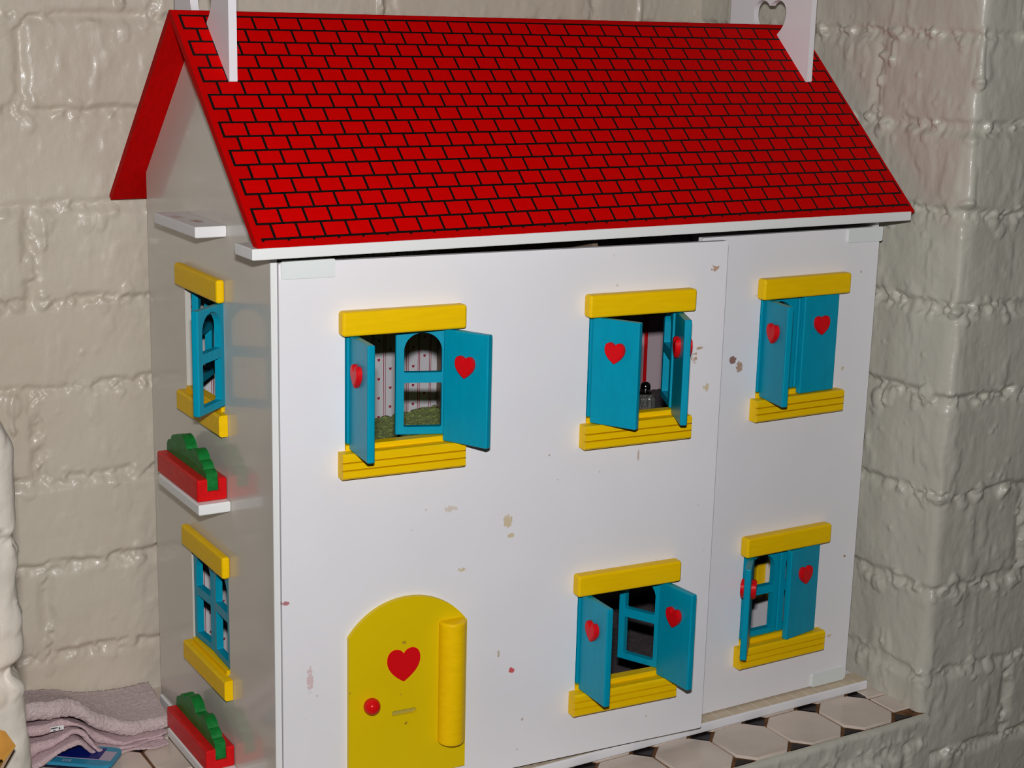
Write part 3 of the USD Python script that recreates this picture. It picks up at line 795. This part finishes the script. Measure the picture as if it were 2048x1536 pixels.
# ------------------------------------------------------------------ flower boxes on the side shelves
def flower_box(y0, z0, xo, label, seed):
    t = thing('flower_box', label, 'flower box', (-0.013, y0 + 0.0495, z0), 'flower boxes on the side shelves')
    ln_ = 0.099; hh = 0.0185; wd = xo - 0.0010
    body = rbox((-wd / 2, -ln_ / 2, 0), (wd / 2, ln_ / 2, hh), 0.0016)
    cut = bx((-0.0043, -1, hh * 0.45), (0.0052, 1, 1))
    off = [-(xo - 0.001) / 2 - 0.0005 + 0.013, 0, 0]
    obj('trough', TM((body - cut).translate(off)), M['red_trough'], t)
    # wavy leaf board: scalloped silhouette, highest at the far hump
    ys = np.linspace(-ln_ / 2 + 0.001, ln_ / 2 - 0.0015, 240)
    prof = []
    humps = [(-0.042, 0.0075, 0.0245), (-0.033, 0.0085, 0.0300), (-0.021, 0.0125, 0.0365), (-0.007, 0.012, 0.0325), (0.012, 0.0150, 0.0405), (0.028, 0.0100, 0.0365), (0.039, 0.0090, 0.0300)]
    top = np.full_like(ys, hh * 0.45 + 0.005)
    for c, r, h in humps:
        q = 1 - ((ys - c) / r) ** 2
        top = np.maximum(top, np.where(q > 0, h - r * 0.9 + r * 0.9 * np.sqrt(np.clip(q, 0, 1)), 0))
    top[0] = top[1] = hh * 0.5 + 0.004
    pol = Polygon([(ys[0], hh * 0.45)] + list(zip(ys, top)) + [(ys[-1], hh * 0.45)]).buffer(-0.0005).buffer(0.0005)
    # orientation: near end (small y) low, as in the photo
    pts = np.array(pol.exterior.coords)[:-1]
    m = m3.CrossSection([pts if pol.exterior.is_ccw else pts[::-1]]).extrude(0.0093).transform(np.array([[0, 0, 1, -0.0042], [1, 0, 0, 0], [0, 1, 0, 0]], float))
    obj('plant', TM(m.translate(off)), M['green_plant'], t, 35)
    return t


flower_box(0.0954, 0.2535, 0.0262, 'red flower box with wavy green plant on the upper side shelf', 1)
flower_box(0.0895, 0.0216, 0.0262, 'red flower box with wavy green plant on the bottom side shelf', 2)

# ------------------------------------------------------------------ things inside the rooms
def carpet(name, label, x0, x1, y0, y1, z0, z1, mat, seed, step=0.0014, rise=0.0):
    xs = np.arange(x0, x1, step); ys = np.arange(y0, y1, step)
    X, Y = np.meshgrid(xs, ys, indexing='ij')
    q = np.stack([X, Y, X * 0], -1)
    Z = z1 + 0.0042 * (meshkit.fbm(q * 260, 2, seed) - 0.5) + 0.003 * (meshkit.fbm(q * 30, 2, seed + 1) - 0.5)
    Z += rise * ss(x0 + 0.72 * (x1 - x0), x1, X)
    Z[0] = Z[-1] = z0; Z[:, 0] = z0; Z[:, -1] = z0
    v = np.stack([X, Y, Z], -1).reshape(-1, 3); I = np.arange(len(v)).reshape(X.shape)
    a, b, c, d = I[:-1, :-1].ravel(), I[1:, :-1].ravel(), I[1:, 1:].ravel(), I[:-1, 1:].ravel()
    f = np.vstack([np.stack([a, b, c], 1), np.stack([a, c, d], 1)])
    o = obj(name, trimesh.Trimesh(v, f, process=False), mat, None, True)
    return tag(o, label, 'carpet', 'carpets in the dollhouse rooms')


carpet('carpet', 'green tufted carpet in the upper room behind the widest-open shutters', 0.008, 0.2845, 0.030, 0.2735, 0.2467, 0.2545, M['carpet_green'], 3, rise=0.006)
carpet('carpet', 'dark speckled carpet in the lower middle room of the dollhouse', 0.248, 0.592, 0.020, 0.2740, ZB + 0.0001, 0.0135, M['carpet_dark'], 8, 0.0022)
carpet('carpet', 'dark carpet under the little glass bottle in the upper middle room', 0.2945, 0.592, 0.035, 0.2735, 0.2467, 0.2495, M['carpet_dark'], 14, 0.0024)

bt = thing('bottle', 'tiny ribbed glass bottle with silver ball stopper behind the middle upper window', 'bottle', (0.4925, 0.206, 0.2500))
th_ = np.linspace(0, 2 * math.pi, 96, endpoint=False)
prof = [(0.0, 0.0), (0.0085, 0.0), (0.0098, 0.001), (0.0102, 0.004), (0.0102, 0.010), (0.0090, 0.0128), (0.0062, 0.0142), (0.0040, 0.0150), (0.0040, 0.0172), (0.0, 0.0172)]
v = []
for r, z in prof:
    rr = r * (1 + (0.06 * np.cos(th_ * 12) if 0.0005 < z < 0.0135 else 0))
    v.append(np.stack([rr * np.cos(th_), rr * np.sin(th_), np.full_like(th_, z)], 1))
v = np.array(v); I = np.arange(v.shape[0] * 96).reshape(v.shape[0], 96)
a, b, c, d = I[:-1], np.roll(I[:-1], -1, 1), np.roll(I[1:], -1, 1), I[1:]
f = np.vstack([np.stack([a, b, c], -1).reshape(-1, 3), np.stack([a, c, d], -1).reshape(-1, 3)])
obj('bottle_body', trimesh.Trimesh(v.reshape(-1, 3), f, process=False), M['glass'], bt, 30)
col = m3.CrossSection([np.array([(0, 0.0150), (0.0062, 0.0150), (0.0066, 0.0162), (0.0058, 0.0175), (0.0036, 0.0185), (0.0, 0.0185)])]).revolve(32)
obj('collar', TM(col), M['chrome'], bt, 40)
obj('stopper', TM(m3.Manifold.sphere(0.0052, 40).translate([0, 0, 0.0228])), M['chrome'], bt, True)

cb_ = thing('toy_cupboard', 'small yellow wooden cupboard on the wall inside the lower right room', 'cupboard', (0.5890, 0.1265, 0.0560))
obj('cupboard_body', TM(rbox((-0.006, -0.0062, 0), (0.0054, 0.0062, 0.0350), 0.0008)), M['yellow'], cb_)
obj('cupboard_top', TM(rbox((-0.007, -0.0068, 0.0350), (0.0054, 0.0068, 0.0368), 0.0006)), M['yellow'], cb_)

# ------------------------------------------------------------------ folded towel
C1 = [(-0.2, 0.040), (-0.1385, 0.0399), (-0.1259, 0.0395), (-0.1124, 0.039), (-0.1012, 0.0344), (-0.093, 0.03), (-0.0863, 0.0227), (-0.0803, 0.018), (-0.0712, 0.0126), (-0.0595, 0.0086), (-0.0477, 0.0073), (-0.0357, 0.0070), (-0.0195, 0.0080)]
C2 = [(-0.2, 0.029), (-0.1402, 0.0295), (-0.1306, 0.0297), (-0.1179, 0.03), (-0.1028, 0.0307), (-0.099, 0.0298), (-0.0945, 0.0267), (-0.0902, 0.0191), (-0.0859, 0.0115), (-0.0829, 0.0083), (-0.069, 0.0058), (-0.0533, 0.0054), (-0.0374, 0.0050), (-0.0212, 0.0058)]
C3 = [(-0.2, 0.004), (-0.1412, 0.0100), (-0.1238, 0.0164), (-0.1123, 0.0227), (-0.1046, 0.0259), (-0.0994, 0.0238), (-0.0936, 0.0159), (-0.0878, 0.0087), (-0.0825, 0.0046), (-0.0632, 0.0026), (-0.0395, 0.0024), (-0.0251, 0.0028)]
C4 = [(-0.2, 0.001), (-0.1404, 0.0040), (-0.13, 0.0071), (-0.1178, 0.0147), (-0.1101, 0.0187), (-0.1025, 0.0202), (-0.0996, 0.017), (-0.0953, 0.0105), (-0.0894, 0.0050), (-0.0818, 0.0022), (-0.0647, 0.0006), (-0.0232, 0.0006)]


def curve(c, xs):
    c = np.array(c)
    y = np.interp(xs, c[:, 0], c[:, 1]); k = np.hanning(9); k /= k.sum()
    return np.convolve(np.pad(y, 4, mode='edge'), k, 'valid')


def fold(parent, name, mat, x1, yf, yb, bot, top, seed, back=0.4, x0=-0.199, nx=150, plush=0.0009, nose=0.010, skew=0.0):
    xs = np.linspace(x0, x1, nx); zb, zt = bot(xs), top(xs)
    zt = np.maximum(zt, zb + 0.0019)
    rows = []
    for i, xx in enumerate(xs):
        y0 = yf + 0.0025 * math.sin(xx * 70 + seed) + 0.0018 * math.sin(xx * 190 + 2 * seed)
        g = (zt[i] - zb[i]); zc = (zt[i] + zb[i]) / 2; r = min(g / 2, nose)
        ring = []
        for t in np.linspace(-math.pi / 2, math.pi / 2, 13):
            zz = zc + (g / 2 - r) * np.sign(math.sin(t)) * (abs(t) > 1e-9) + r * math.sin(t)
            ring.append((y0 + r - r * math.cos(t) * 1.0, zz))
        for s in np.linspace(0.06, 1, 22):
            kf = 1 + (back - 1) * (s ** 0.9); ring.append((y0 + r + (yb - y0 - r) * s, 0.0008 + (zt[i] - 0.0008) * kf))
        for s in np.linspace(1, 0.06, 12):
            kf = 1 + (back - 1) * (s ** 0.9); ring.append((y0 + r + (yb - y0 - r) * s, 0.0004 + (zb[i] - 0.0004) * kf))
        kx = (xx - x0) / (x1 - x0); rows.append([(xx + skew * kx ** 4 * np.clip((p[0] - yf) / (yb - yf), 0, 1), *p) for p in ring])
    v = np.array(rows); n = v.shape[1]
    # round the right end
    I = np.arange(nx * n).reshape(nx, n)
    a, b, c, d = I[:-1], I[1:], np.roll(I[1:], -1, 1), np.roll(I[:-1], -1, 1)
    f = np.vstack([np.stack([a, c, b], -1).reshape(-1, 3), np.stack([a, d, c], -1).reshape(-1, 3)])
    caps = []
    cen = []
    for e in (0, nx - 1):
        cen.append(v[e].mean(0) + np.array([(-1 if e == 0 else 1) * 0.0008, 0, 0])); ci = nx * n + len(cen) - 1
        for j in range(n):
            q = [ci, I[e, j], I[e, (j + 1) % n]]
            caps.append(q if e == 0 else q[::-1])
    v = np.vstack([v.reshape(-1, 3), cen]); f = np.vstack([f, caps])
    m = trimesh.Trimesh(v, f, process=False)
    if m.volume < 0: m.invert()
    for _ in range(1): m = m.subdivide()
    nrm = m.vertex_normals
    q = m.vertices
    dsp = plush * (meshkit.fbm(q * 420, 2, seed) - 0.5) * 2 + 0.0012 * (meshkit.fbm(q * 45, 2, seed + 3) - 0.5)
    m.vertices = q + nrm * dsp[:, None]
    return obj(name, m, mat, parent, True)


tw = thing('towel', 'folded pale pink terry towel lying between the brick wall and the dollhouse', 'towel', (0, 0, 0))
c1 = lambda x: curve(C1, x); c2 = lambda x: curve(C2, x); c3 = lambda x: curve(C3, x); c4 = lambda x: curve(C4, x)
fold(tw, 'fold', M['towel'], -0.0170, 0.2085, 0.313, lambda x: c1(x) + 0.0006, lambda x: c1(x) + 0.0165 - 0.004 * ss(-0.09, -0.03, x), 1, 0.42, plush=0.0013, nose=0.009, skew=0.0150)
fold(tw, 'fold', M['towel_under'], -0.0205, 0.2035, 0.300, lambda x: c2(x) + 0.0003, lambda x: np.maximum(c1(x) - 0.0006, c2(x) + 0.0018), 2, 0.36, plush=0.0006)
fold(tw, 'fold', M['towel_under'], -0.0250, 0.1985, 0.296, lambda x: c3(x) + 0.0003, lambda x: np.maximum(c2(x) - 0.0004, c3(x) + 0.0018) - 0.006 * (1 - ss(-0.13, -0.105, x)), 4, 0.34, plush=0.0006)
fold(tw, 'fold', M['towel_under'], -0.0235, 0.1930, 0.292, lambda x: np.maximum(c4(x), 0.0004), lambda x: np.maximum(c3(x) - 0.0003, c4(x) + 0.0016), 6, 0.30, plush=0.0006)
tg = rbox((-0.131, 0.2018, 0.0318), (-0.112, 0.2032, 0.0362), 0.0006)
tgo = tag(obj('care_label', TM(tg), M['tag_white'], tw), 'white woven label with dark marks')
for xa, xb, za, zb in ((-0.128, -0.1245, 0.0344, 0.0350), (-0.1235, -0.1175, 0.0346, 0.0354), (-0.1165, -0.1155, 0.0330, 0.0350), (-0.1215, -0.1195, 0.0328, 0.0333)):
    obj('label_print', TM(bx((xa, 0.2016, za), (xb, 0.2019, zb))), M['ink'], tgo, False)

# ------------------------------------------------------------------ blue card packet under the towel
A_ = np.array([-0.1223, 0.1930]); B_ = np.array([-0.0865, 0.1655]); ang = math.degrees(math.atan2(*(B_ - A_)[::-1]))
pk = UsdGeom.Xform.Define(stage, path_for('packet', None)); pk.AddTranslateOp().Set(Gf.Vec3d(A_[0], A_[1], 0.0048)); pk.AddRotateZOp().Set(ang); pk = pk.GetPrim()
tag(pk, 'blue printed card packet with pale lettering sticking out under the towel', 'packet')
full = sbox(-0.020, 0, 0.0475, 0.034).buffer(-0.008).buffer(0.008)
ex = lambda poly, z0, z1: m3.CrossSection(rings(poly), m3.FillRule.EvenOdd).extrude(z1 - z0).translate([0, 0, z0])
obj('packet_body', TM(ex(full, 0, 0.0030)), M['card_band'], pk, False)
obj('dark_panel', TM(ex(sbox(-0.018, 0.0108, 0.0335, 0.031), 0.0029, 0.0031)), M['card_blue'], pk, False)
obj('pale_strip', TM(ex(sbox(-0.018, 0.0093, 0.0335, 0.0106).union(sbox(0.0337, 0.0093, 0.0445, 0.026)), 0.0029, 0.0031)), M['card_pale'], pk, False)
tx = meshkit.text_mesh('ICE', 0.0034, 0.0003); tx.apply_translation([0.0035, 0.003, 0.0029])
obj('lettering', tx, M['card_pale'], pk, False)
obj('packet_tray', TM(ex(full.buffer(-0.004), -0.0046, 0)), M['card_dark'], pk, False)

# ------------------------------------------------------------------ brass fire-iron stand at the left edge
br = thing('fire_iron_stand', 'polished brass fire iron stand top in front of the left pier', 'fire iron stand', (-0.2575, -0.112, -0.303))
rev = lambda p, n=48: TM(m3.CrossSection([np.array(p)]).revolve(n))
obj('stand_base', rev([(0, 0), (0.055, 0), (0.055, 0.006), (0.03, 0.014), (0.012, 0.02), (0, 0.02)]), M['brass'], br, 35)
obj('stand_rod', rev([(0, 0.018), (0.006, 0.018), (0.006, 0.44), (0, 0.44)], 24), M['brass'], br, 35)
obj('stand_knob', rev([(0, 0.425), (0.010, 0.427), (0.024, 0.436), (0.0285, 0.448), (0.025, 0.460), (0.022, 0.466), (0.0345, 0.4875), (0.0335, 0.489), (0, 0.489)], 10).apply_transform(trimesh.transformations.rotation_matrix(math.radians(20), [0, 0, 1])), M['brass'], br, 20)
